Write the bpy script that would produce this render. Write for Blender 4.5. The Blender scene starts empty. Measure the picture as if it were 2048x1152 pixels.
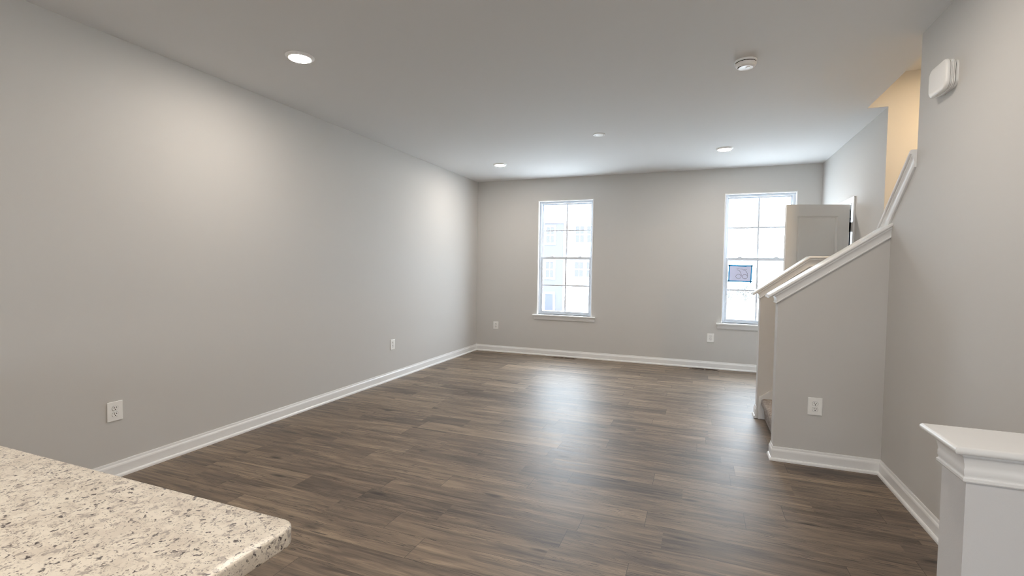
import bpy, bmesh, math, random
from mathutils import Vector, Matrix

# ------------------------------------------------------------------ camera, sky, light, exposure
scene = bpy.context.scene
C = scene.collection
H = 2.74                        # ceiling height
WL = 0.0                        # left wall plane
WR = 4.566                      # right wall plane
WS = 4.682                      # stair side of right wall
WF = 4.829                      # wall with the open door
REAR = -11.0
KY0, KY1 = -3.327, -3.211       # near stair knee wall
FY0, FY1 = -2.270, -2.154       # far stair knee wall
KX = 3.924                      # free ends of the knee walls
EY = -3.69                      # end of the full-height right wall

cam_d = bpy.data.cameras.new('camera')
cam = bpy.data.objects.new('camera', cam_d)
C.objects.link(cam)
cam_d.sensor_width = 36.0
cam_d.lens = 970.341 / 2048 * 36.0
cam_d.clip_start = 0.05
cam_d.clip_end = 1000
r_ = (0.9330975, 0.3593631, 0.0136819)
u_ = (-0.02721, 0.0326135, 0.9990976)
f_ = (-0.3585926, 0.9326278, -0.0402099)
cam.matrix_world = Matrix(((r_[0], u_[0], -f_[0], 3.3934),
                           (r_[1], u_[1], -f_[1], -7.2157),
                           (r_[2], u_[2], -f_[2], 1.3481),
                           (0, 0, 0, 1)))
scene.camera = cam

SKY = 25.0                      # zenith radiance of the overcast sky; a third of it at the horizon
LAMP = 270.0                    # radiance of the recessed disc lights
KITCHEN_FILL = 520.0  # radiance of the fill lights added behind the viewer
STAIR = 430.0
world = bpy.data.worlds.new('overcast_sky')
scene.world = world
world.use_nodes = True
bg = world.node_tree.nodes['Background']
bg.inputs['Color'].default_value = (0.78, 0.89, 1.0, 1)
wt = world.node_tree
tc = wt.nodes.new('ShaderNodeTexCoord')
sx_ = wt.nodes.new('ShaderNodeSeparateXYZ')
wt.links.new(tc.outputs['Generated'], sx_.inputs[0])
mr = wt.nodes.new('ShaderNodeMapRange')
wt.links.new(sx_.outputs[2], mr.inputs[0])
for i_, v_ in enumerate((0.0, 1.0, SKY / 3, SKY)): mr.inputs[i_ + 1].default_value = v_
wt.links.new(mr.outputs[0], bg.inputs['Strength'])

scene.view_settings.view_transform = 'Standard'
scene.view_settings.look = 'None'
scene.view_settings.gamma = 1.0
scene.view_settings.use_curve_mapping = False
scene.view_settings.exposure = 0.23
scene.cycles.max_bounces = 14
scene.cycles.diffuse_bounces = 8
scene.cycles.glossy_bounces = 4
scene.cycles.transparent_max_bounces = 12
scene.cycles.caustics_reflective = False
scene.cycles.caustics_refractive = False
scene.cycles.sample_clamp_indirect = 8.0
scene.cycles.use_denoising = True
scene.cycles.pixel_filter_type = 'BLACKMAN_HARRIS'
scene.cycles.filter_width = 1.0


def portal(name, loc, rot, sx, sy):
    """a Cycles sampling portal in a window opening: gives no light of its own"""
    d = bpy.data.lights.new(name, 'AREA')
    d.shape = 'RECTANGLE'
    d.size, d.size_y = sx, sy
    d.cycles.is_portal = True
    o = bpy.data.objects.new(name, d)
    C.objects.link(o)
    o.location = loc
    o.rotation_euler = rot


WIN = [(1.040, 1.907), (3.694, 4.559)]
WZ0, WZ1 = 0.640, 2.400
for a, b in WIN:
    portal('daylight_portal', ((a + b) / 2, 0.15, (WZ0 + WZ1) / 2), (-math.pi / 2, 0, 0), b - a, WZ1 - WZ0)
portal('daylight_portal', (2.6, REAR - 0.15, 1.6), (math.pi / 2, 0, 0), 1.8, 1.1)

# ------------------------------------------------------------------ helpers
def tag(o, label=None, cat=None, group=None, kind=None):
    if label: o['label'] = label
    if cat: o['category'] = cat
    if group: o['group'] = group
    if kind: o['kind'] = kind
    return o


def obj(name, bm, mat, parent=None, smooth=None):
    me = bpy.data.meshes.new(name)
    bmesh.ops.recalc_face_normals(bm, faces=bm.faces[:])
    bm.to_mesh(me)
    bm.free()
    if mat: me.materials.append(mat)
    if smooth is not None:
        me.shade_smooth()
        me.set_sharp_from_angle(angle=math.radians(smooth))
    o = bpy.data.objects.new(name, me)
    C.objects.link(o)
    if parent: o.parent = parent
    return o


def struct(name, bm, mat, parent=None, smooth=None):
    o = obj(name, bm, mat, parent, smooth)
    if parent is None: o['kind'] = 'structure'
    return o


def empty(name, loc=(0, 0, 0), rot=(0, 0, 0)):
    o = bpy.data.objects.new(name, None)
    C.objects.link(o)
    o.location = loc
    o.rotation_euler = rot
    o.empty_display_size = 0.1
    return o


def box(bm, x0, x1, y0, y1, z0, z1, bevel=0.0, seg=2):
    v = [bm.verts.new((x, y, z)) for x in (x0, x1) for y in (y0, y1) for z in (z0, z1)]
    fs = []
    for q in ((0, 1, 3, 2), (4, 6, 7, 5), (0, 4, 5, 1), (2, 3, 7, 6), (0, 2, 6, 4), (1, 5, 7, 3)):
        fs.append(bm.faces.new([v[i] for i in q]))
    if bevel:
        es = list({e for f in fs for e in f.edges})
        bmesh.ops.bevel(bm, geom=es, offset=bevel, segments=seg, affect='EDGES', profile=0.5)
    return bm


def nbox(*a, **k):
    return box(bmesh.new(), *a, **k)


def prism(bm, pts, d0, d1, axis):
    """polygon pts in the two other axes, extruded along axis from d0 to d1"""
    def P(p, d):
        return {'x': (d, p[0], p[1]), 'y': (p[0], d, p[1]), 'z': (p[0], p[1], d)}[axis]
    a = [bm.verts.new(P(p, d0)) for p in pts]
    b = [bm.verts.new(P(p, d1)) for p in pts]
    bm.faces.new(a)
    bm.faces.new(b[::-1])
    n = len(pts)
    for i in range(n):
        bm.faces.new((a[i], a[(i + 1) % n], b[(i + 1) % n], b[i]))
    return bm


def lathe(bm, prof, seg=48, cx=0, cy=0, cz=0):
    """revolve (radius, z) profile about the z axis"""
    rings = []
    for r, z in prof:
        if r < 1e-6:
            rings.append([bm.verts.new((cx, cy, cz + z))])
        else:
            rings.append([bm.verts.new((cx + r * math.cos(2 * math.pi * i / seg), cy + r * math.sin(2 * math.pi * i / seg), cz + z)) for i in range(seg)])
    for A, B in zip(rings, rings[1:]):
        for i in range(seg):
            j = (i + 1) % seg
            if len(A) == 1 and len(B) == 1: continue
            if len(A) == 1: bm.faces.new((A[0], B[i], B[j]))
            elif len(B) == 1: bm.faces.new((A[i], A[j], B[0]))
            else: bm.faces.new((A[i], A[j], B[j], B[i]))
    return bm


def sweep(bm, path, prof, segs=None, zf=None, close_ends=True, closed_prof=False):
    """profile (o, z): o is the offset to the right of the walking direction; mitred at corners"""
    n = len(path)
    dirs = []
    for i in range(n - 1):
        d = Vector((path[i + 1][0] - path[i][0], path[i + 1][1] - path[i][1]))
        dirs.append(d.normalized())
    nor = [Vector((d.y, -d.x)) for d in dirs]
    mit = []
    for i in range(n):
        if i == 0: m = nor[0]
        elif i == n - 1: m = nor[-1]
        else:
            m = nor[i - 1] + nor[i]
            m = m / max(1e-6, m.dot(nor[i])) if m.length > 1e-6 else nor[i]
        mit.append(m)

    def ring(i):
        out = []
        for o, z in prof:
            x = path[i][0] + mit[i].x * o
            y = path[i][1] + mit[i].y * o
            out.append(bm.verts.new((x, y, z + (zf(x, y) if zf else 0))))
        return out
    rng = range(n - 1) if segs is None else segs
    rings = {}
    for i in rng:
        for k in (i, i + 1):
            if k not in rings: rings[k] = ring(k)
        A, B = rings[i], rings[i + 1]
        m = len(prof)
        for j in range(m if closed_prof else m - 1):
            k = (j + 1) % m
            try: bm.faces.new((A[j], A[k], B[k], B[j]))
            except ValueError: pass
    if close_ends:
        for k in (min(rings), max(rings)):
            try: bm.faces.new(rings[k])
            except ValueError: pass
    return bm


def copy_tree(o, parent=None):
    c = o.copy()
    C.objects.link(c)
    if parent: c.parent = parent
    for ch in list(o.children):
        copy_tree(ch, c)
    return c


# ------------------------------------------------------------------ materials
def mat(name, color=(0.8, 0.8, 0.8), rough=0.5, spec=0.5, metal=0.0):
    m = bpy.data.materials.new(name)
    m.use_nodes = True
    b = m.node_tree.nodes['Principled BSDF']
    b.inputs['Base Color'].default_value = (*color, 1)
    b.inputs['Roughness'].default_value = rough
    b.inputs['Specular IOR Level'].default_value = spec
    b.inputs['Metallic'].default_value = metal
    return m


class N:
    """small wrapper for building node graphs"""
    def __init__(s, m):
        s.t = m.node_tree
        s.b = s.t.nodes['Principled BSDF']

    def new(s, typ, **kw):
        n = s.t.nodes.new(typ)
        for k, v in kw.items(): setattr(n, k, v)
        return n

    def link(s, a, b): s.t.links.new(a, b)

    def math(s, op, a, b=None, clamp=False):
        n = s.new('ShaderNodeMath', operation=op, use_clamp=clamp)
        for i, v in enumerate((a, b)):
            if v is None: continue
            if isinstance(v, (int, float)): n.inputs[i].default_value = v
            else: s.link(v, n.inputs[i])
        return n.outputs[0]

    def mix(s, fac, a, b, blend='MIX'):
        n = s.new('ShaderNodeMix', data_type='RGBA', blend_type=blend)
        for k, v in ((0, fac), (6, a), (7, b)):
            if isinstance(v, (int, float)): n.inputs[k].default_value = v
            elif isinstance(v, tuple): n.inputs[k].default_value = (*v, 1)
            else: s.link(v, n.inputs[k])
        return n.outputs[2]

    def noise(s, vec, scale, detail=3, rough=0.5, dist=0.0):
        n = s.new('ShaderNodeTexNoise')
        s.link(vec, n.inputs['Vector'])
        n.inputs['Scale'].default_value = scale
        n.inputs['Detail'].default_value = detail
        n.inputs['Roughness'].default_value = rough
        n.inputs['Distortion'].default_value = dist
        return n.outputs['Fac']

    def step(s, v, lo, hi, a=0.0, b=1.0):
        n = s.new('ShaderNodeMapRange', interpolation_type='SMOOTHSTEP')
        s.link(v, n.inputs[0])
        for i, q in enumerate((lo, hi, a, b)): n.inputs[i + 1].default_value = q
        return n.outputs[0]

    def bump(s, h, strength, dist):
        n = s.new('ShaderNodeBump')
        n.inputs['Strength'].default_value = strength
        n.inputs['Distance'].default_value = dist
        s.link(h, n.inputs['Height'])
        s.link(n.outputs[0], s.b.inputs['Normal'])


def paint(name, color, rough=0.6):
    m = mat(name, color, rough, 0.3)
    g = N(m)
    co = g.new('ShaderNodeTexCoord').outputs['Object']
    g.bump(g.noise(co, 260, 2), 0.08, 0.002)
    return m


M_wall = paint('wall_paint_greige', (0.600, 0.586, 0.567))
M_ceil = paint('ceiling_paint_white', (0.74, 0.735, 0.73), 0.8)
M_trim = mat('trim_paint_white', (0.84, 0.84, 0.84), 0.27, 0.5)
M_vinyl = mat('window_vinyl_white', (0.60, 0.63, 0.68), 0.4, 0.4)
M_plastic = mat('white_plastic', (0.90, 0.895, 0.88), 0.35, 0.5)
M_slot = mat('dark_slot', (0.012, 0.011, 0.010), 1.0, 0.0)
M_groove = mat('groove_shadow_grey', (0.30, 0.30, 0.29), 0.7, 0.2)
M_black = mat('black_metal', (0.015, 0.015, 0.016), 0.45, 0.5, 0.6)
M_door = mat('door_paint_white', (0.72, 0.705, 0.68), 0.4, 0.4)
M_navy = mat('dark_interior_navy', (0.018, 0.035, 0.07), 0.5)
M_chrome = mat('screw_metal', (0.25, 0.25, 0.26), 0.4, 0.5, 0.8)
M_bronze = mat('register_brown', (0.19, 0.145, 0.11), 0.5, 0.4)
M_half = paint('half_wall_paint_white', (0.66, 0.655, 0.66), 0.5)
M_cab = mat('cabinet_white', (0.72, 0.71, 0.69), 0.4)


def emit(name, color, strength):
    m = bpy.data.materials.new(name)
    m.use_nodes = True
    b = m.node_tree.nodes['Principled BSDF']
    b.inputs['Base Color'].default_value = (0.8, 0.8, 0.8, 1)
    b.inputs['Emission Color'].default_value = (*color, 1)
    b.inputs['Emission Strength'].default_value = strength
    return m


M_lamp = emit('lamp_lens_glow', (1.0, 0.91, 0.80), LAMP)
M_kitchen_fill = emit('kitchen_fill_glow', (1.0, 0.91, 0.80), KITCHEN_FILL)
M_stairlamp = emit('stair_lens_glow', (1.0, 0.74, 0.45), STAIR)


def glass_mat():
    m = bpy.data.materials.new('window_glass')
    m.use_nodes = True
    t = m.node_tree
    out = t.nodes['Material Output']
    t.nodes.remove(t.nodes['Principled BSDF'])
    tr = t.nodes.new('ShaderNodeBsdfTransparent')
    tr.inputs[0].default_value = (0.95, 0.97, 0.97, 1)
    gl = t.nodes.new('ShaderNodeBsdfGlossy')
    gl.inputs['Roughness'].default_value = 0.02
    mx = t.nodes.new('ShaderNodeMixShader')
    mx.inputs[0].default_value = 0.05
    t.links.new(tr.outputs[0], mx.inputs[1])
    t.links.new(gl.outputs[0], mx.inputs[2])
    t.links.new(mx.outputs[0], out.inputs[0])
    return m


M_glass = glass_mat()


def floor_mat():
    m = mat('vinyl_plank_floor', (0.2, 0.16, 0.13), 0.45, 0.52)
    g = N(m)
    uv = g.new('ShaderNodeUVMap', uv_map='plank').outputs[0]
    sep = g.new('ShaderNodeSeparateXYZ')
    g.link(uv, sep.inputs[0])
    u, v = sep.outputs[0], sep.outputs[1]
    tone = g.new('ShaderNodeAttribute', attribute_name='tone').outputs['Fac']
    seed = g.new('ShaderNodeAttribute', attribute_name='seed').outputs['Fac']
    co = g.new('ShaderNodeTexCoord').outputs['Object']
    sp = g.new('ShaderNodeSeparateXYZ')
    g.link(co, sp.inputs[0])

    def vec(sx, sy, k=7.3):
        c = g.new('ShaderNodeCombineXYZ')
        g.link(g.math('MULTIPLY', sp.outputs[0], sx), c.inputs[0])
        g.link(g.math('MULTIPLY', sp.outputs[1], sy), c.inputs[1])
        g.link(g.math('MULTIPLY', seed, k), c.inputs[2])
        return c.outputs[0]
    broad = g.noise(vec(1.5, 11), 1.0, 4, 0.6, 0.8)
    grain = g.noise(vec(2.0, 36), 1.0, 5, 0.62, 1.0)
    calm = g.step(g.noise(vec(1.1, 8, 17.3), 1.0, 2, 0.5, 0.5), 0.35, 0.65, 0.5, 1.6)
    fine = g.noise(vec(9, 210, 3.1), 1.0, 3, 0.6, 0.3)
    streak = g.noise(vec(8.0, 130, 11.7), 1.0, 3, 0.6, 1.2)
    gate = g.noise(vec(1.3, 7, 5.9), 1.0, 2, 0.5, 0.3)
    # sparse knots
    vo = g.new('ShaderNodeTexVoronoi', feature='F1')
    g.link(vec(2.3, 7.5, 5.0), vo.inputs['Vector'])
    vo.inputs['Scale'].default_value = 1.0
    knot = g.math('MULTIPLY', g.step(vo.outputs['Distance'], 0.03, 0.20, 1, 0), g.step(gate, 0.45, 0.53))
    val = g.math('ADD', g.math('MULTIPLY', tone, 0.50), g.math('MULTIPLY', g.step(broad, 0.18, 0.82), 0.52))
    val = g.math('ADD', val, g.math('MULTIPLY', g.math('MULTIPLY', g.math('SUBTRACT', grain, 0.5), calm), 1.15))
    val = g.math('ADD', val, g.math('MULTIPLY', g.math('SUBTRACT', fine, 0.5), 0.40))
    ramp = g.new('ShaderNodeValToRGB')
    g.link(val, ramp.inputs[0])
    e = ramp.color_ramp.elements
    e[0].position, e[0].color = 0.05, (0.062, 0.047, 0.037, 1)
    e[1].position, e[1].color = 1.0, (0.365, 0.272, 0.190, 1)
    k = ramp.color_ramp.elements.new(0.38)
    k.color = (0.142, 0.106, 0.080, 1)
    k = ramp.color_ramp.elements.new(0.68)
    k.color = (0.240, 0.180, 0.129, 1)
    col = ramp.outputs[0]
    dark = g.math('MULTIPLY', g.step(streak, 0.55, 0.66), g.step(gate, 0.42, 0.56))
    col = g.mix(g.math('MULTIPLY', dark, 0.85), col, (0.045, 0.036, 0.031))
    col = g.mix(g.math('MULTIPLY', knot, 0.85), col, (0.030, 0.023, 0.019))
    # seams: plank ends and plank sides
    end = g.step(u, 0.0008, 0.0035, 1, 0)
    side = g.step(v, 0.0005, 0.0022, 1, 0)
    seam = g.math('MAXIMUM', g.math('MULTIPLY', end, 0.85), g.math('MULTIPLY', side, 0.8))
    col = g.mix(seam, col, (0.022, 0.018, 0.016))
    g.link(col, g.b.inputs['Base Color'])
    ro = g.math('ADD', g.math('MULTIPLY', grain, 0.14), 0.40)
    g.link(ro, g.b.inputs['Roughness'])
    hgt = g.math('SUBTRACT', g.math('MULTIPLY', fine, 0.3), seam)
    g.bump(hgt, 0.25, 0.001)
    return m


M_floor = floor_mat()


def granite_mat():
    m = mat('cream_granite', (0.7, 0.62, 0.52), 0.28, 0.45)
    g = N(m)
    co = g.new('ShaderNodeTexCoord').outputs['Object']
    warp = g.new('ShaderNodeTexNoise')
    g.link(co, warp.inputs['Vector'])
    warp.inputs['Scale'].default_value = 38
    warp.inputs['Detail'].default_value = 3
    add = g.new('ShaderNodeVectorMath', operation='MULTIPLY_ADD')
    g.link(warp.outputs['Color'], add.inputs[0])
    add.inputs[1].default_value = (0.030, 0.030, 0.030)
    g.link(co, add.inputs[2])
    warp2 = g.new('ShaderNodeTexNoise')
    g.link(co, warp2.inputs['Vector'])
    warp2.inputs['Scale'].default_value = 140
    warp2.inputs['Detail'].default_value = 2
    add2 = g.new('ShaderNodeVectorMath', operation='MULTIPLY_ADD')
    g.link(warp2.outputs['Color'], add2.inputs[0])
    add2.inputs[1].default_value = (0.016, 0.016, 0.016)
    g.link(add.outputs[0], add2.inputs[2])
    wv = add2.outputs[0]
    patch = g.noise(wv, 26, 4, 0.6)
    patch2 = g.noise(wv, 60, 3, 0.6)
    col = g.mix(g.step(patch, 0.40, 0.62), (0.86, 0.785, 0.675), (0.74, 0.66, 0.56))
    col = g.mix(g.math('MULTIPLY', g.step(patch2, 0.54, 0.66), 0.8), col, (0.38, 0.325, 0.29))
    cl = g.noise(co, 13, 3, 0.6)
    cl2 = g.noise(wv, 22, 2, 0.5)

    def flecks(scale, lo, hi, gate, a, b):
        vo = g.new('ShaderNodeTexVoronoi', feature='F1')
        g.link(wv, vo.inputs['Vector'])
        vo.inputs['Scale'].default_value = scale
        r = vo.outputs['Color']
        s = g.new('ShaderNodeSeparateColor')
        g.link(r, s.inputs[0])
        pick = g.step(g.math('ADD', s.outputs[0], g.math('MULTIPLY', gate, 0.9)), a, b)
        return g.math('MULTIPLY', g.step(vo.outputs['Distance'], lo, hi, 1, 0), pick)
    d1 = flecks(92, 0.20, 0.40, cl, 1.04, 1.14)
    d2 = flecks(200, 0.22, 0.48, cl2, 1.02, 1.14)
    vein = g.noise(wv, 95, 4, 0.65, 1.5)
    col = g.mix(g.math('MULTIPLY', g.step(vein, 0.56, 0.70), 0.55), col, (0.36, 0.30, 0.265))
    col = g.mix(g.math('MULTIPLY', d2, 0.75), col, (0.16, 0.115, 0.10))
    col = g.mix(g.math('MULTIPLY', d1, 0.93), col, (0.045, 0.032, 0.034))
    g.link(col, g.b.inputs['Base Color'])
    return m


M_granite = granite_mat()


def carpet_mat():
    m = mat('stair_carpet', (0.30, 0.25, 0.21), 0.95, 0.1)
    g = N(m)
    co = g.new('ShaderNodeTexCoord').outputs['Object']
    a = g.noise(co, 55, 4, 0.7)
    col = g.mix(g.step(a, 0.35, 0.65), (0.30, 0.262, 0.238), (0.52, 0.465, 0.43))
    g.link(col, g.b.inputs['Base Color'])
    g.bump(g.noise(co, 190, 3, 0.7), 0.9, 0.01)
    return m


M_carpet = carpet_mat()


def paper_mat(name, color, trans):
    m = bpy.data.materials.new(name)
    m.use_nodes = True
    t = m.node_tree
    b = t.nodes['Principled BSDF']
    b.inputs['Base Color'].default_value = (*color, 1)
    b.inputs['Roughness'].default_value = 0.8
    tl = t.nodes.new('ShaderNodeBsdfTranslucent')
    tl.inputs[0].default_value = (*color, 1)
    mx = t.nodes.new('ShaderNodeMixShader')
    mx.inputs[0].default_value = trans
    t.links.new(b.outputs[0], mx.inputs[1])
    t.links.new(tl.outputs[0], mx.inputs[2])
    t.links.new(mx.outputs[0], t.nodes['Material Output'].inputs[0])
    return m


M_paper = paper_mat('notice_paper', (0.66, 0.67, 0.84), 0.036)
M_tape = paper_mat('blue_painters_tape', (0.03, 0.30, 0.62), 0.09)
M_ink = mat('marker_ink', (0.16, 0.15, 0.20), 0.6)
M_siding_grey = mat('siding_grey_blue', (0.062, 0.060, 0.072), 0.7)
M_siding_white = mat('siding_white', (0.60, 0.60, 0.60), 0.7)
M_exttrim = mat('exterior_trim_white', (0.75, 0.75, 0.75), 0.6)
M_extglass = mat('exterior_window_glass', (0.050, 0.047, 0.056), 0.3)
M_extdoor = mat('exterior_door_blue', (0.038, 0.040, 0.070), 0.5)
M_roof = mat('roof_shingle', (0.20, 0.20, 0.21), 0.9)
M_roof_pale = mat('roof_pale_grey', (0.36, 0.36, 0.37), 0.9)
M_ground = mat('pale_concrete', (0.52, 0.52, 0.51), 0.9)
M_leaf = mat('tree_leaves', (0.13, 0.135, 0.13), 0.8)
M_bark = mat('tree_bark', (0.18, 0.15, 0.13), 0.9)

# ------------------------------------------------------------------ the room
# floor: individual planks as faces of one surface
def build_floor():
    rnd = random.Random(11)
    bm = bmesh.new()
    uvl = bm.loops.layers.uv.new('plank')
    tl = bm.faces.layers.float.new('tone')
    sl = bm.faces.layers.float.new('seed')
    pw, pl, y_ref = 0.178, 1.22, -4.27
    known = {-1: 2.44, -3: 2.84, -5: 3.127, 0: 2.65, 3: 2.433, 6: 2.26}
    x0, x1 = -0.01, 5.90
    r0 = math.floor((REAR - y_ref) / pw)
    r1 = math.ceil((0 - y_ref) / pw)
    prev = 0.0
    for r in range(r0, r1):
        ya, yb = y_ref + r * pw, y_ref + (r + 1) * pw
        if r in known: off = known[r] % pl
        else: off = (prev + rnd.uniform(0.3, 0.9)) % pl
        prev = off
        xs = x0 - ((x0 - off) % pl)
        while xs < x1:
            cuts = [0.0]
            c = rnd.uniform(0.30, 1.6)
            while c < pl - 0.25:
                cuts.append(c)
                c += rnd.uniform(0.45, 1.2)
            cuts.append(pl)
            base = rnd.random()
            for a, b in zip(cuts, cuts[1:]):
                xa, xb = max(x0, xs + a), min(x1, xs + b)
                if xb - xa < 1e-4: continue
                q = [(xa, max(ya, REAR)), (xb, max(ya, REAR)), (xb, min(yb, 0.01)), (xa, min(yb, 0.01))]
                f = bm.faces.new([bm.verts.new((x, y, 0)) for x, y in q])
                f[tl] = 0.12 + 0.76 * (0.30 * base + 0.70 * rnd.random())
                f[sl] = rnd.uniform(0, 40)
                for l, (x, y) in zip(f.loops, q):
                    l[uvl].uv = (x - xs, y - ya)
            xs += pl
    return bm


struct('floor', build_floor(), M_floor)
bm = nbox(-0.16, WS, REAR - 0.16, 0.16, H, 3.02)
box(bm, WS, 5.95, FY1, 0.16, H, 3.02)
box(bm, WS, WF, FY0 + 0.012, FY1, H, 3.02)
struct('ceiling', bm, M_ceil)
struct('wall_left', nbox(-0.16, 0, REAR - 0.16, 0.16, 0, H), M_wall)

bm = bmesh.new()
xs = [0, WIN[0][0], WIN[0][1], WIN[1][0], WIN[1][1], 5.95]
for i in range(5):
    if i in (1, 3):
        box(bm, xs[i], xs[i + 1], 0, 0.16, -0.3, WZ0)
        box(bm, xs[i], xs[i + 1], 0, 0.16, WZ1, H)
    else:
        box(bm, xs[i], xs[i + 1], 0, 0.16, -0.3, H)
struct('wall_back', bm, M_wall)

bm = bmesh.new()
box(bm, -0.16, 1.70, REAR - 0.16, REAR, 0, H)
box(bm, 3.50, WS, REAR - 0.16, REAR, 0, H)
box(bm, 1.70, 3.50, REAR - 0.16, REAR, 2.15, H)
box(bm, 1.70, 3.50, REAR - 0.16, REAR, 0, 1.05)
struct('wall_rear', bm, M_wall)

# right wall: full height, its far end cut down to a slope along the upper stair flight
CAP_S = -0.79
def cap_r(y): return 2.077 + CAP_S * (y - EY)
pts = [(REAR, 0), (KY1, 0), (KY1, cap_r(KY1) - 0.03), (EY, cap_r(EY) - 0.03), (EY, H), (REAR, H)]
struct('wall_right', prism(bmesh.new(), pts, WR, WS, 'x'), M_wall)

# knee walls either side of the first stair flight
NK_S = 0.702
def nk_top(x): return 1.655 + NK_S * (x - 4.53)
pts = [(KX, 0), (WR, 0), (WR, nk_top(WR) - 0.03), (KX, nk_top(KX) - 0.03)]
struct('wall_stair_near', prism(bmesh.new(), pts, KY0, KY1, 'y'), M_wall)
FK_X = 4.300
def fk_top(x): return 1.492 - 0.770 * max(0.0, FK_X - x)
pts = [(KX, 0), (WF, 0), (WF, fk_top(WF) - 0.03), (FK_X, fk_top(FK_X) - 0.03), (KX, fk_top(KX) - 0.03)]
struct('wall_stair_far', prism(bmesh.new(), pts, FY0, FY1, 'y'), M_wall)

# wall with the open door, then the stairwell
DY0, DY1, DZ = -1.408, -0.770, 2.055
bm = nbox(WF, WF + 0.116, FY1, DY0, 0, H)
box(bm, WF, WF + 0.116, DY1, 0, 0, H)
box(bm, WF, WF + 0.116, DY0, DY1, DZ, H)
struct('wall_right_far', bm, M_wall)
bm = nbox(WF, 5.83, FY0, FY1, 0, 3.3)
box(bm, WS, WF, FY0, FY0 + 0.012, H, 3.3)
struct('wall_stair_back', bm, M_wall)
struct('wall_stair_right', nbox(5.68, 5.84, -7.0, FY0, 0, 3.2), M_wall)
struct('wall_stair_front', nbox(WS, 5.84, -7.1, -7.0, 0, 3.2), M_wall)
struct('wall_entry_right', nbox(5.84, 5.95, FY1, 0.0, 0, H), M_wall)
bm = nbox(WS, 5.68, -7.0, FY0, 3.015, 3.12)
struct('ceiling_stair', bm, M_ceil)

# half wall in the right foreground
HX, HY0, HY1 = 3.974, -5.828, -5.712
HT = 0.965
struct('wall_half', nbox(HX, WR, HY0, HY1, 0, HT - 0.03), M_half)

# baseboards with a shoe moulding
BP = [(0, 0.100), (0.004, 0.100), (0.0055, 0.094), (0.0065, 0.085), (0.0105, 0.078), (0.0125, 0.070), (0.0125, 0.021),
      (0.0165, 0.020), (0.021, 0.016), (0.0235, 0.010), (0.024, 0.0), (0, 0)]
P1 = [(0, REAR), (0, 0), (WF, 0), (WF, DY1 + 0.06)]
struct('baseboard_left', sweep(bmesh.new(), P1, BP, [0]), M_trim)
struct('baseboard_back', sweep(bmesh.new(), P1, BP, [1]), M_trim)
struct('baseboard_right_far', sweep(bmesh.new(), P1, BP, [2]), M_trim)
P2 = [(WF, DY0 - 0.06), (WF, FY1), (KX, FY1), (KX, FY0)]
struct('baseboard_stair_far', sweep(bmesh.new(), P2, BP), M_trim)
P3 = [(KX, KY1), (KX, KY0), (WR, KY0), (WR, HY1), (HX, HY1), (HX, HY0), (WR, HY0), (WR, REAR)]
struct('baseboard_stair_near', sweep(bmesh.new(), P3, BP, [0, 1]), M_trim)
struct('baseboard_right', sweep(bmesh.new(), P3, BP, [2]), M_trim)
struct('baseboard_half', sweep(bmesh.new(), P3, BP, [3, 4, 5]), M_trim)


def cap_profile(w, ov=0.037, t=0.021, h=0.085, k=1.0):
    """half cross-section of a wall cap: rounded board, then a cove and bead moulding below it"""
    p = [(-w / 2, 0)]
    r = t / 2
    for i in range(9):
        a = math.pi / 2 - math.pi * i / 8
        p.append((ov - r + r * math.cos(a), -r + r * math.sin(a)))
    m = ov * 0.66
    p += [(m, -t), (m, -t - 0.010), (m * 0.93, -t - 0.012)]
    top, bot = -t - 0.012, -h + 0.016
    for i in range(1, 8):
        a = i / 7
        p.append((m * 0.93 - (m * 0.93 - 0.011) * math.sin(a * math.pi / 2), top + (bot - top) * (1 - math.cos(a * math.pi / 2)) * 0.5 + (bot - top) * 0.5 * a))
    p += [(0.0105, bot - 0.004), (0.013, bot - 0.007), (0.0125, -h + 0.003), (0.010, -h), (0.0, -h)]
    return [(o, z * k) for o, z in p]


def cap_profile_flat(w, ov=0.037, t=0.018):
    """rounded board over a shallow stepped moulding"""
    p = [(-w / 2, 0)]
    r = t / 2
    for i in range(9):
        a = math.pi / 2 - math.pi * i / 8
        p.append((ov - r + r * math.cos(a), -r + r * math.sin(a)))
    p += [(0.0130, -t), (0.0130, -t - 0.009), (0.0115, -t - 0.011), (0.0108, -t - 0.014), (0.0090, -0.040), (0.0078, -0.046),
          (0.0066, -0.054), (0.0078, -0.057), (0.0078, -0.068), (0.0062, -0.071), (0.0062, -0.075), (0.0092, -0.078), (0.0092, -0.084), (0.0070, -0.087), (0, -0.087)]
    return p


def add_cap(name, path, w, zf, k=1.0, flat=False, nose=0.0):
    bm = sweep(bmesh.new(), path, cap_profile_flat(w) if flat else cap_profile(w, k=k), zf=zf, close_ends=True)
    bmesh.ops.remove_doubles(bm, verts=bm.verts[:], dist=1e-5)
    if nose:                    # the board runs on past the moulding at its low end
        sl = zf(KX, 0) - zf(KX - 1, 0)
        for v in bm.verts:
            if v.co.x < KX - 0.0255:
                v.co.x -= nose
                v.co.z -= sl * nose
    return struct(name, bm, M_trim, smooth=35)


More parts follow.
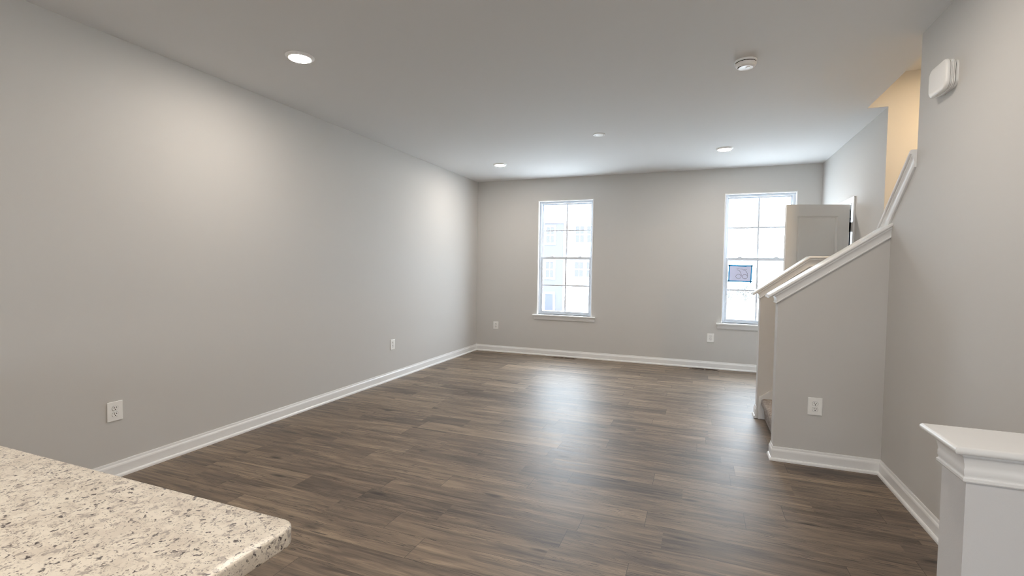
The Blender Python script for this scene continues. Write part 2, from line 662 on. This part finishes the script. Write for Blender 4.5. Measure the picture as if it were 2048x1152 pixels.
TW = KY1 - KY0
add_cap('trim_1', [(WR, KY1), (KX, KY1), (KX, KY0), (WR, KY0)], TW, lambda x, y: nk_top(x), 1.13, nose=0.029)
add_cap('trim_2', [(WF, FY1), (FK_X, FY1), (KX, FY1), (KX, FY0), (FK_X, FY0), (WF, FY0)], TW, lambda x, y: fk_top(x), 1.13, nose=0.028)
add_cap('trim_3', [(WR, EY), (WR, KY1 - 0.005), (WS, KY1 - 0.005), (WS, EY)][::-1], TW, lambda x, y: cap_r(y), 1.20)
add_cap('trim_4', [(WR, HY1), (HX, HY1), (HX, HY0), (WR, HY0)], TW, lambda x, y: HT, 1.0, True)

# ------------------------------------------------------------------ windows
def window(name, a, b):
    root = empty(name, ((a + b) / 2, 0, WZ0))
    root['kind'] = 'structure'
    w2 = (b - a) / 2
    hh = WZ1 - WZ0
    fr = 0.030
    # lining of the opening and the fixed frame
    bm = bmesh.new()
    t = 0.012
    for s in (-1, 1):
        box(bm, min(s * w2, s * (w2 - t)), max(s * w2, s * (w2 - t)), -0.006, 0.16, 0, hh)
    box(bm, -w2 + t, w2 - t, -0.006, 0.16, hh - t, hh)
    obj('window_lining', bm, M_trim, root)
    bm = bmesh.new()
    i0 = w2 - t
    for s in (-1, 1):
        box(bm, min(s * i0, s * (i0 - fr)), max(s * i0, s * (i0 - fr)), 0.055, 0.15, 0.0, hh - t, 0.002)
        box(bm, min(s * (i0 - fr), s * (i0 - fr - 0.006)), max(s * (i0 - fr), s * (i0 - fr - 0.006)), 0.07, 0.078, 0.0, hh - t)
    box(bm, -i0 + fr, i0 - fr, 0.055, 0.15, hh - t - fr, hh - t, 0.002)
    box(bm, -i0 + fr, i0 - fr, 0.055, 0.15, 0.0, 0.018, 0.002)
    obj('window_frame', bm, M_vinyl, root)

    def sash(nm, z0, z1, y, st, top, bot, mz):
        s = empty(nm, (0, 0, 0))
        s.parent = root
        x = i0 - fr
        bm = bmesh.new()
        for q in (-1, 1):
            box(bm, min(q * x, q * (x - st)), max(q * x, q * (x - st)), y, y + 0.032, z0, z1, 0.003)
        box(bm, -x + st, x - st, y, y + 0.032, z1 - top, z1, 0.003)
        box(bm, -x + st, x - st, y, y + 0.032, z0, z0 + bot, 0.003)
        obj('sash_frame', bm, M_vinyl, s)
        bm = bmesh.new()
        box(bm, -x + st, x - st, y + 0.012, y + 0.022, mz - 0.010, mz + 0.010)
        box(bm, -0.010, 0.010, y + 0.011, y + 0.023, z0 + bot, z1 - top)
        obj('muntin', bm, M_vinyl, s)
        bm = bmesh.new()
        v = [bm.verts.new((q[0], y + 0.017, q[1])) for q in ((-x + st, z0 + bot), (x - st, z0 + bot), (x - st, z1 - top), (-x + st, z1 - top))]
        bm.faces.new(v)
        obj('glass_pane', bm, M_glass, s)
        return s
    mid = 1.518 - WZ0
    sash('upper_sash', mid - 0.022, hh - t - fr, 0.100, 0.018, 0.016, 0.036, 1.945 - WZ0)
    lo = sash('lower_sash', 0.018, mid + 0.018, 0.064, 0.026, 0.036, 0.034, 1.094 - WZ0)
    for q in (-1, 1):
        bm = nbox(q * 0.22 - 0.028, q * 0.22 + 0.028, 0.066, 0.094, mid + 0.018, mid + 0.026, 0.003)
        box(bm, q * 0.22 - 0.012, q * 0.22 + 0.018, 0.070, 0.088, mid + 0.026, mid + 0.033, 0.003)
        obj('sash_lock', bm, M_vinyl, lo)
    bm = nbox(-w2 - 0.062, w2 + 0.062, -0.045, 0.0, -0.022, 0.0, 0.006, 3)
    box(bm, -w2, w2, -0.001, 0.064, -0.0215, 0.0)
    obj('window_sill', bm, M_trim, root)
    bm = bmesh.new()
    prof = [(0, -0.022), (0.020, -0.022), (0.020, -0.030), (0.016, -0.036), (0.013, -0.060), (0.012, -0.074), (0.009, -0.080), (0, -0.080)]
    sweep(bm, [(w2 + 0.045, 0), (-w2 - 0.045, 0)][::-1], prof)
    obj('window_apron', bm, M_trim, root)
    return root


window('window_1', *WIN[0])
window('window_2', *WIN[1])

# unseen window added in the rear wall for daylight from behind the viewer
root = empty('added_rear_window', (2.6, REAR, 1.05))
root['kind'] = 'structure'
bm = bmesh.new()
for xa in (-0.90, -0.025, 0.85):
    box(bm, xa, xa + 0.05, -0.12, -0.02, 0, 1.10)
box(bm, -0.90, 0.90, -0.12, -0.02, 1.05, 1.10)
box(bm, -0.90, 0.90, -0.12, -0.02, 0.53, 0.57)
box(bm, -0.90, 0.90, -0.12, -0.02, 0, 0.05)
obj('window_frame', bm, M_vinyl, root)
bm = bmesh.new()
bm.faces.new([bm.verts.new(q) for q in ((-0.85, -0.07, 0.05), (0.85, -0.07, 0.05), (0.85, -0.07, 1.05), (-0.85, -0.07, 1.05))])
obj('glass_pane', bm, M_glass, root)

# ------------------------------------------------------------------ doors
def door_leaf(bm, w, h, t, panels):
    """slab in x 0..w, y -t/2..t/2, z 0..h with recessed panels (x0,x1,z0,z1) on both faces"""
    xs = sorted({0, w} | {p[0] for p in panels} | {p[1] for p in panels})
    zs = sorted({0, h} | {p[2] for p in panels} | {p[3] for p in panels})
    for s in (-1, 1):
        y = s * t / 2
        for xa, xb in zip(xs, xs[1:]):
            for za, zb in zip(zs, zs[1:]):
                if any(p[0] <= xa and xb <= p[1] and p[2] <= za and zb <= p[3] for p in panels):
                    prev = None
                    for ins, dep in ((0, 0), (0.006, 0.006), (0.020, 0.011), (0.026, 0.009), (0.034, 0.009)):
                        ring = [bm.verts.new((x, y - s * dep, z)) for x, z in ((xa + ins, za + ins), (xb - ins, za + ins), (xb - ins, zb - ins), (xa + ins, zb - ins))]
                        if prev:
                            for i in range(4):
                                bm.faces.new((prev[i], prev[(i + 1) % 4], ring[(i + 1) % 4], ring[i]))
                        prev = ring
                    bm.faces.new(prev)
                else:
                    bm.faces.new([bm.verts.new(q) for q in ((xa, y, za), (xb, y, za), (xb, y, zb), (xa, y, zb))])
    for q in (((0, 0), (0, h)), ((w, 0), (w, h)), ((0, 0), (w, 0)), ((0, h), (w, h))):
        (xa, za), (xb, zb) = q
        bm.faces.new([bm.verts.new(k) for k in ((xa, -t / 2, za), (xb, -t / 2, zb), (xb, t / 2, zb), (xa, t / 2, za))])
    return bm


d1 = empty('door_1', (WF, (DY0 + DY1) / 2, 0))
d1['kind'] = 'structure'
oy = (DY0 + DY1) / 2
bm = bmesh.new()
cs = 0.018
hw = (DY1 - DY0) / 2
for s in (-1, 1):
    a, b = s * hw, s * (hw + 0.060)
    box(bm, -cs, 0, min(a, b), max(a, b), 0, DZ + 0.060, 0.003)
box(bm, -cs, 0, -hw - 0.0, hw + 0.0, DZ, DZ + 0.060, 0.003)
obj('door_casing', bm, M_trim, d1)
bm = bmesh.new()
for s in (-1, 1):
    a, b = s * hw, s * (hw - 0.016)
    box(bm, -cs, 0.118, min(a, b), max(a, b), 0, DZ - 0.016)
box(bm, -cs, 0.118, -hw + 0.016, hw - 0.016, DZ - 0.016, DZ)
obj('door_jamb', bm, M_trim, d1)
LW, LH, LT = 0.60, 2.025, 0.035
bm = door_leaf(bmesh.new(), LW, LH, LT, [(0.105, LW - 0.105, 1.02, LH - 0.115), (0.105, LW - 0.105, 0.22, 0.82)])
leaf = obj('door_leaf', bm, M_door, d1)
leaf.location = (-0.040, DY0 + 0.014 - oy, 0.012)
leaf.rotation_euler = (0, 0, math.radians(180 + 15))
for z in (0.22, 1.02, 1.800):
    bm = lathe(bmesh.new(), [(0, -0.048), (0.0065, -0.048), (0.0065, 0.048), (0, 0.048)], 12, -0.008, 0.0, z)
    box(bm, -0.024, 0.0, -0.004, 0.014, z - 0.048, z + 0.048)
    obj('hinge', bm, M_black, leaf)
bm = bmesh.new()
for s in (-1, 1):
    b2 = lathe(bmesh.new(), [(0, 0.058), (0.018, 0.056), (0.026, 0.046), (0.026, 0.034), (0.012, 0.024), (0.012, 0.008), (0.030, 0.006), (0.030, 0.0), (0, 0)], 24)
    me = bpy.data.meshes.new('t')
    b2.transform(Matrix.Translation((LW - 0.06, s * LT / 2, 0.93)) @ Matrix.Rotation(-s * math.pi / 2, 4, 'X'))
    b2.to_mesh(me)
    b2.free()
    bm.from_mesh(me)
    bpy.data.meshes.remove(me)
obj('door_knob', bm, M_black, leaf, smooth=40)

# made-up dark door slab, standing for the dark interior past the hinge gap
d2 = empty('dark_interior_slab', (5.36, -0.04, 0))
d2['kind'] = 'structure'
bm = door_leaf(bmesh.new(), 0.62, 2.03, 0.04, [(0.09, 0.53, 1.05, 1.92), (0.09, 0.53, 0.2, 0.85)])
bmesh.ops.translate(bm, verts=bm.verts[:], vec=(-0.31, 0, 0.005))
obj('door_leaf', bm, M_navy, d2)

# ------------------------------------------------------------------ staircase
st = empty('staircase', (3.97, (KY1 + FY0) / 2, 0))
tag(st, 'carpeted staircase rising between the two sloped knee walls', 'stairs')
sx, sz, sw = 0.254, 0.190, (FY0 - 0.024 - KY1) / 2 - 0.001
cyc = ((FY0 - 0.024 + KY1) / 2) - (KY1 + FY0) / 2


def step_bm(i, depth):
    x = 0.022 + i * sx
    z = (i + 1) * sz
    r = 0.022
    p = [(x, 0.002 if i == 0 else z - sz)]
    nx = x - 0.034
    p += [(x - 0.012, z - 0.10), (nx - 0.002, z - 0.05)]
    for k in range(7):
        a = math.pi - (math.pi / 2) * k / 6
        p.append((nx + r + r * math.cos(a), z - r + r * math.sin(a)))
    p += [(x + depth, z), (x + depth, 0.002)]
    if i: p.append((x, 0.002))
    bm = prism(bmesh.new(), p, cyc - sw, cyc + sw, 'y')
    return bm


for i in range(3):
    obj('step', step_bm(i, sx), M_carpet, st, smooth=50)
bm = step_bm(3, 0.17)
box(bm, 4.72 - 3.97, 5.675 - 3.97, cyc - sw, cyc + sw, 0.002, 4 * sz)
obj('landing', bm, M_carpet, st, smooth=50)
pts = [(3.946 - 3.97, 0), (3.946 - 3.97, 0.190), (WF - 3.97, 0.190 + (WF - 3.946) * 0.75), (WF - 3.97, 0)]
y1 = FY0 - (KY1 + FY0) / 2
bm = prism(bmesh.new(), pts, y1 - 0.016, y1 - 0.0005, 'y')
prof_t = 0.010
dx = WF - 3.946
q = [(3.940 - 3.97, 0.186), (3.940 - 3.97, 0.200), (WF - 3.97, 0.200 + dx * 0.75), (WF - 3.97, 0.186 + dx * 0.75)]
prism(bm, q, y1 - 0.022, y1 - 0.0005, 'y')
box(bm, 3.938 - 3.97, 3.950 - 3.97, y1 - 0.0226, y1 - 0.0005, 0, 0.1885)
obj('skirt_board', bm, M_trim, st)

# ------------------------------------------------------------------ electrical outlets
def outlet(label, loc, rotz):
    o = empty('wall_outlet', loc, (0, 0, rotz))
    tag(o, label, 'outlet', 'duplex outlets on the walls')
    bm = nbox(-0.044, 0.044, -0.006, 0.0, -0.061, 0.061, 0.003, 2)
    obj('cover_plate', bm, M_plastic, o)
    for s in (-1, 1):
        bm = bmesh.new()
        pts = []
        for k in range(32):
            a = 2 * math.pi * k / 32
            pts.append((0.0172 * math.cos(a), max(-0.0135, min(0.0135, 0.0172 * math.sin(a))) + s * 0.0195))
        prism(bm, pts, -0.0085, -0.0055, 'y')
        rc = obj('receptacle', bm, M_plastic, o)
        ring = bmesh.new()
        prism(ring, [(p[0] * 1.09, s * 0.0195 + (p[1] - s * 0.0195) * 1.10) for p in pts], -0.0063, -0.0057, 'y')
        obj('groove', ring, M_groove, rc)  # grey ring drawn for the shade in the gap around the receptacle
        bm = bmesh.new()
        z = s * 0.0195
        box(bm, -0.0078, -0.0050, -0.0092, -0.0080, z + 0.000, z + 0.0095)
        box(bm, 0.0050, 0.0078, -0.0092, -0.0080, z + 0.001, z + 0.0085)
        pts = [(0.0030 * math.cos(2 * math.pi * k / 12), z - 0.007 + 0.0030 * math.sin(2 * math.pi * k / 12)) for k in range(12)]
        prism(bm, pts, -0.0092, -0.0080, 'y')
        obj('slot', bm, M_slot, rc)
    bm = lathe(bmesh.new(), [(0, 0.0012), (0.0025, 0.0010), (0.0028, 0), (0, 0)], 12)
    bm.transform(Matrix.Translation((0, -0.006, 0)) @ Matrix.Rotation(math.pi / 2, 4, 'X'))
    obj('screw', bm, M_plastic, o)
    return o


src = outlet('white duplex outlet on the left wall nearest the granite countertop', (0, -5.30, 0.421), math.pi / 2)
for lab, loc, rz in (
        ('white duplex outlet on the left wall nearer the far corner', (0, -2.344, 0.422), math.pi / 2),
        ('white duplex outlet on the back wall left of the left window', (0.348, 0, 0.427), 0.0),
        ('white duplex outlet on the back wall below and left of the right window', (3.567, 0, 0.428), 0.0),
        ('white duplex outlet on the front of the stair knee wall', (4.174, KY0, 0.416), 0.0)):
    c = copy_tree(src)
    c.location = loc
    c.rotation_euler = (0, 0, rz)
    c['label'] = lab

# ------------------------------------------------------------------ floor registers
def register(label, x, y):
    o = empty('floor_register', (x, y, 0))
    tag(o, label, 'floor vent', 'floor registers along the back wall')
    L, Wd = 0.185, 0.052
    bm = bmesh.new()
    for a, b, c, d in ((-L, L, -Wd, -Wd + 0.016), (-L, L, Wd - 0.016, Wd), (-L, -L + 0.022, -Wd + 0.016, Wd - 0.016), (L - 0.022, L, -Wd + 0.016, Wd - 0.016), (-0.008, 0.008, -Wd + 0.016, Wd - 0.016)):
        box(bm, a, b, c, d, 0.0, 0.0045)
    obj('frame', bm, M_bronze, o)
    obj('duct_shade_plate', nbox(-L + 0.02, L - 0.02, -Wd + 0.02, Wd - 0.02, 0.0002, 0.0008), M_slot, o)  # dark plate on the floor, stands for the shade inside the duct
    for s in (-1, 1):
        bm = bmesh.new()
        a = -L + 0.022 if s < 0 else 0.008
        n = 13
        for k in range(n):
            xx = a + (L - 0.030) * (k + 0.5) / n
            box(bm, xx - 0.0015, xx + 0.0015, -Wd + 0.016, Wd - 0.016, 0.0010, 0.0036)
        obj('louvre', bm, M_bronze, o)
    return o


ra = register('brown floor register below the left window', 1.518, -0.090)
rb = copy_tree(ra)
rb.location = (3.502, -0.090, 0)
rb['label'] = 'brown floor register below the right outlet of the back wall'

# ------------------------------------------------------------------ ceiling fixtures
def recessed(label, x, y, m, group, r=0.0925):
    o = empty('recessed_light', (x, y, H))
    tag(o, label, 'ceiling light', group)
    k = r / 0.0925
    bm = lathe(bmesh.new(), [(0.070 * k, -0.0145), (0.074 * k, -0.0155), (0.078 * k, -0.014), (0.086 * k, -0.006), (0.0915 * k, -0.0035), (0.0925 * k, 0.0)], 56)
    obj('trim_ring', bm, M_plastic, o, smooth=40)
    bm = lathe(bmesh.new(), [(0.0705 * k, -0.0140), (0.064 * k, -0.0165), (0.04 * k, -0.0175), (0, -0.018)], 56)
    obj('lens', bm, m, o, smooth=60)
    return o


G = 'recessed ceiling lights of the living room'
l0 = recessed('lit round recessed light near the left wall, nearest the countertop', 0.870, -4.655, M_lamp, G)
for lab, x, y in (('lit round recessed light in the ceiling left of the left window', 0.867, -1.150),
                  ('lit round recessed light in the ceiling in front of the right window', 3.628, -1.165),
                  ('lit round recessed light near the right wall beyond the smoke detector', 3.625, -4.680)):
    c = copy_tree(l0)
    c.location = (x, y, H)
    c['label'] = lab
k0 = recessed('added unseen fill light over the kitchen behind the viewer, left one', 1.9, -7.9, M_kitchen_fill, 'added fill lights of the kitchen')  # unseen lamps, added to light the counter and the near walls
c = copy_tree(k0)
c.location = (3.9, -8.4, H)
c['label'] = 'added unseen fill light over the kitchen behind the viewer, right one'
o = recessed('warm lit recessed light in the ceiling over the stair landing', 5.42, -3.05, M_stairlamp, None)
o.location = (5.42, -3.05, 3.015)

o = empty('smoke_detector', (3.645, -3.620, H))
tag(o, 'white round smoke detector on the ceiling', 'smoke detector')
obj('base_plate', lathe(bmesh.new(), [(0, 0), (0.068, 0), (0.0685, -0.006), (0.067, -0.013), (0, -0.013)], 56), M_plastic, o, smooth=40)
obj('vent_gap', lathe(bmesh.new(), [(0, -0.013), (0.062, -0.013), (0.062, -0.018), (0, -0.018)], 48), M_slot, o, smooth=40)
obj('body', lathe(bmesh.new(), [(0, -0.017), (0.063, -0.017), (0.0655, -0.020), (0.062, -0.033), (0.055, -0.042), (0.044, -0.047), (0.042, -0.0465), (0, -0.0475)], 56), M_plastic, o, smooth=30)
obj('test_button', lathe(bmesh.new(), [(0, -0.0505), (0.013, -0.050), (0.015, -0.048), (0.015, -0.046), (0, -0.046)], 32, 0.014, -0.008), M_plastic, o, smooth=40)
bm = bmesh.new()
for k in range(5):
    a = math.radians(-168 + k * 9)
    lathe(bm, [(0, 0.001), (0.003, 0.0), (0.003, -0.002), (0, -0.002)], 10, 0.048 * math.cos(a), 0.048 * math.sin(a), -0.0445)
obj('sounder_hole', bm, M_slot, o)

o = empty('ceiling_cover_plate', (2.396, -2.177, H), (0, 0, math.radians(8)))
tag(o, 'small white round blank cover plate with two screws on the ceiling', 'cover plate')
obj('plate', lathe(bmesh.new(), [(0, 0), (0.062, 0), (0.0625, -0.003), (0.060, -0.0055), (0.050, -0.007), (0, -0.0075)], 48), M_plastic, o, smooth=40)
for s in (-1, 1):
    obj('screw', lathe(bmesh.new(), [(0, -0.0095), (0.005, -0.009), (0.006, -0.007), (0, -0.007)], 14, s * 0.044, 0, 0), M_chrome, o, smooth=40)

# ------------------------------------------------------------------ door chime on the right wall
def rounded_rect(w, h, r, n=8):
    pts = []
    for cx, cy, a0 in ((w / 2 - r, h / 2 - r, 0), (-w / 2 + r, h / 2 - r, 90), (-w / 2 + r, -h / 2 + r, 180), (w / 2 - r, -h / 2 + r, 270)):
        for k in range(n + 1):
            a = math.radians(a0 + 90 * k / n)
            pts.append((cx + r * math.cos(a), cy + r * math.sin(a)))
    return pts


def loft_rr(bm, layers):
    """layers of (w, h, r, depth): stacked rounded rectangles facing -x"""
    prev = None
    for w, h, r, d in layers:
        ring = [bm.verts.new((-d, -p[0], p[1])) for p in rounded_rect(w, h, r)]
        if prev:
            n = len(ring)
            for i in range(n):
                bm.faces.new((prev[i], prev[(i + 1) % n], ring[(i + 1) % n], ring[i]))
        else:
            bm.faces.new(ring)
        prev = ring
    bm.faces.new(prev)
    return bm


o = empty('door_chime', (WR, -4.055, 2.354))
tag(o, 'white rounded square door chime high on the right wall', 'door chime')
obj('back_plate', loft_rr(bmesh.new(), [(0.188, 0.136, 0.034, 0), (0.188, 0.136, 0.034, 0.011)]), M_plastic, o, smooth=35)
obj('side_groove', loft_rr(bmesh.new(), [(0.184, 0.132, 0.032, 0.010), (0.184, 0.132, 0.032, 0.038)]), M_slot, o, smooth=35)
for d in (0.0140, 0.0210, 0.0280):
    obj('side_rib', loft_rr(bmesh.new(), [(0.194, 0.142, 0.036, d), (0.197, 0.145, 0.037, d + 0.001), (0.197, 0.145, 0.037, d + 0.0045), (0.194, 0.142, 0.036, d + 0.0055)]), M_plastic, o, smooth=35)
obj('cover', loft_rr(bmesh.new(), [(0.198, 0.146, 0.038, 0.0350), (0.203, 0.151, 0.040, 0.038), (0.203, 0.151, 0.040, 0.044), (0.198, 0.146, 0.039, 0.050), (0.186, 0.134, 0.036, 0.054), (0.150, 0.105, 0.026, 0.0555)]), M_plastic, o, smooth=35)

# ------------------------------------------------------------------ notice taped to the right window
pl = empty('taped_notice', (3.918, 0.078, 1.323), (0, math.radians(1.2), 0))
tag(pl, 'paper notice taped with blue tape to the right window, number seen reversed', 'notice')
obj('paper', nbox(-0.140, 0.140, -0.0004, 0.0004, -0.108, 0.108), M_paper, pl)


def strip(bm, ax, az, bx, bz, w, y):
    d = Vector((bx - ax, bz - az))
    n = Vector((-d.y, d.x)).normalized() * w / 2
    p = [(ax + n.x, az + n.y), (bx + n.x, bz + n.y), (bx - n.x, bz - n.y), (ax - n.x, az - n.y)]
    prism(bm, p, y - 0.0003, y, 'y')


for a in ((-0.152, 0.104, 0.150, 0.108), (-0.155, -0.108, 0.156, -0.106), (-0.139, -0.118, -0.137, 0.114), (0.136, -0.126, 0.139, 0.120)):
    bm = bmesh.new()
    strip(bm, *a, 0.016, -0.0005)
    obj('tape_strip', bm, M_tape, pl)
# doubled piece of tape along the top edge
bm = bmesh.new()
strip(bm, -0.035, 0.105, 0.075, 0.100, 0.018, -0.0009)
obj('tape_strip', bm, M_tape, pl)


def stroke(bm, pts, w):
    for (a, b), (c, d) in zip(pts, pts[1:]):
        strip(bm, a, b, c, d, w, -0.0005)


bm = bmesh.new()
for cx in (-0.018, 0.060):
    # a 6 read from outside, so mirrored from in here
    arc = []
    for k in range(13):
        a = math.radians(100 - k * 8)
        arc.append((cx - 0.016 + 0.049 * math.cos(a), -0.036 + 0.082 * math.sin(a)))
    for k in range(25):
        a = math.radians(4 - k * 15)
        arc.append((cx + 0.033 * math.cos(a), -0.042 + 0.029 * math.sin(a)))
    stroke(bm, arc, 0.0045)
wig = [(-0.048 + 0.130 * k / 40, 0.062 + 0.005 * math.sin(k * 1.3) * (0.5 + 0.5 * math.sin(k * 0.37)) - 0.004 * k / 40) for k in range(41)]
stroke(bm, wig, 0.0022)
obj('handwriting', bm, M_ink, pl)

# ------------------------------------------------------------------ granite countertop on an island cabinet
CX1, CY1, CZ = 2.775, -6.592, 0.914
bm = bmesh.new()
r = 0.032
pts = [(0.30, CY1), (0.30, -7.62)]
for cx, cy, a0 in ((CX1 - r, -7.62 + r, 270), (CX1 - r, CY1 - r, 0)):
    for k in range(9):
        a = math.radians(a0 + 90 * k / 8)
        pts.append((cx + r * math.cos(a), cy + r * math.sin(a)))
prism(bm, pts, CZ - 0.030, CZ, 'z')
bmesh.ops.remove_doubles(bm, verts=bm.verts[:], dist=1e-6)
bmesh.ops.recalc_face_normals(bm, faces=bm.faces[:])
es = [e for e in bm.edges if abs(e.verts[0].co.z - e.verts[1].co.z) < 1e-6]
bmesh.ops.bevel(bm, geom=es, offset=0.0035, segments=3, affect='EDGES', profile=0.5)
o = obj('granite_countertop', bm, M_granite, smooth=35)
tag(o, 'speckled cream granite countertop with rounded corner in the left foreground', 'countertop')
cab = empty('island_cabinet', (1.3, -7.2, 0))
tag(cab, 'white cabinet base beneath the granite countertop', 'cabinet')
obj('body', nbox(-0.95, 1.0, -0.36, 0.26, 0.09, CZ - 0.030), M_cab, cab)
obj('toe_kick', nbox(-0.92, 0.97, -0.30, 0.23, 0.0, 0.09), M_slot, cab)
for k in range(3):
    bm = nbox(-0.94 + k * 0.648, -0.94 + k * 0.648 + 0.636, 0.26, 0.278, 0.10, CZ - 0.04, 0.002)
    obj('end_panel', bm, M_cab, cab)

# ------------------------------------------------------------------ outdoors
GZ = -3.55
struct('ground', nbox(-160, 160, 0.5, 260, GZ - 0.2, GZ), M_ground)
struct('ground_rear', nbox(-60, 60, -120, REAR - 0.5, GZ - 0.2, GZ), M_ground)


def house(label, x0, x1, y, siding, wins, door=None, eave=9.2, roof=None):
    o = empty('street_house', ((x0 + x1) / 2, y, GZ))
    tag(o, label, 'house')
    cx = (x0 + x1) / 2
    a, b = x0 - cx, x1 - cx
    top = eave - GZ
    obj('wall', nbox(a, b, 0, 9, 0, top), siding, o)
    obj('roof', prism(bmesh.new(), [(-0.02, top), (9.02, top), (4.5, top + 2.4)], a + 0.03, b - 0.03, 'x'), roof or M_roof, o)
    obj('fascia', nbox(a + 0.03, b - 0.03, -0.10, -0.02, top - 0.22, top + 0.04), M_exttrim, o)
    for s in (a, b):
        obj('corner_board', nbox(s - 0.12 if s > 0 else s, s if s > 0 else s + 0.12, -0.05, 0.0, 0, top), M_exttrim, o)
    for wx0, wx1, wz0, wz1, tr in wins:
        bm = bmesh.new()
        A, B, c, d = wx0 - cx, wx1 - cx, wz0 - GZ, wz1 - GZ
        box(bm, A - tr, A, -0.06, 0, c - tr, d + tr)
        box(bm, B, B + tr, -0.06, 0, c - tr, d + tr)
        box(bm, A, B, -0.06, 0, d, d + tr)
        box(bm, A, B, -0.06, 0, c - tr, c)
        m = (c + d) / 2
        box(bm, A, B, -0.04, 0, m - 0.07, m + 0.07)
        box(bm, (A + B) / 2 - 0.03, (A + B) / 2 + 0.03, -0.035, 0, c, d)
        f = obj('window', bm, M_exttrim, o)
        obj('pane', nbox(A, B, -0.02, 0, c, d), M_extglass, f)
    if door:
        dx0, dx1, dh = door
        bm = bmesh.new()
        A, B = dx0 - cx, dx1 - cx
        box(bm, A - 0.22, A, -0.07, 0, 0, dh + 0.25)
        box(bm, B, B + 0.22, -0.07, 0, 0, dh + 0.25)
        box(bm, A, B, -0.07, 0, dh, dh + 0.25)
        obj('door_surround', bm, M_exttrim, o)
        obj('door', nbox(A, B, -0.04, 0, 0, dh), M_extdoor, o)
    return o


house('grey blue townhouse with dark door seen through the left window', -14.45, -11.35, 48,
      M_siding_grey, [(-13.55, -12.62, 4.45, 6.25, 0.24), (-13.55, -12.62, 0.35, 2.2, 0.24)], (-13.6, -12.62, 1.95), 6.95, M_roof_pale)
house('white townhouse with paired windows seen through the left window', -11.34, -4.5, 48,
      M_siding_white, [(-10.03, -9.05, 4.45, 6.3, 0.12), (-8.67, -7.7, 4.45, 6.3, 0.12), (-10.05, -9.07, 0.5, 2.2, 0.12), (-8.67, -7.7, 0.5, 2.2, 0.12)])


def tree(label, x, y, h, seed):
    rnd = random.Random(seed)
    o = empty('tree', (x, y, GZ))
    tag(o, label, 'tree', 'trees beyond the right window')
    bm = lathe(bmesh.new(), [(0.16, 0), (0.12, h * 0.4), (0.05, h * 0.9), (0, h * 0.92)], 10)
    for k in range(9):
        a = rnd.uniform(0, 6.28)
        z = h * rnd.uniform(0.3, 0.75)
        L = h * rnd.uniform(0.2, 0.35)
        p = Vector((math.cos(a) * L, math.sin(a) * L, L * 0.8))
        b2 = lathe(bmesh.new(), [(0.05, 0), (0.015, p.length), (0, p.length)], 6)
        b2.transform(Matrix.Translation((0, 0, z)) @ p.to_track_quat('Z', 'Y').to_matrix().to_4x4())
        me = bpy.data.meshes.new('t')
        b2.to_mesh(me)
        b2.free()
        bm.from_mesh(me)
        bpy.data.meshes.remove(me)
    obj('trunk', bm, M_bark, o)
    bm = bmesh.new()
    for k in range(1500):
        while True:
            q = Vector((rnd.uniform(-1, 1), rnd.uniform(-1, 1), rnd.uniform(-1, 1)))
            if q.length < 1: break
        c = Vector((q.x * h * 0.36, q.y * h * 0.36, h * 0.62 + q.z * h * 0.38))
        s = h * rnd.uniform(0.015, 0.032)
        n = Vector((rnd.uniform(-1, 1), rnd.uniform(-1, 1), rnd.uniform(-1, 1))).normalized()
        t = n.orthogonal().normalized() * s
        u = n.cross(t).normalized() * s * 0.6
        bm.faces.new([bm.verts.new(c + w) for w in (t, u, -t, -u)])
    obj('foliage', bm, M_leaf, o)


tree('small pale tree seen through the right window, leftmost in the row', 6.6, 62, 3.2, 1)
tree('small pale tree seen through the right window, second in the row', 9.3, 64, 3.6, 2)
tree('taller pale tree seen through the right window, third in the row', 13.0, 66, 4.4, 3)
tree('small pale tree seen through the right window, rightmost in the row', 16.6, 64, 3.8, 4)
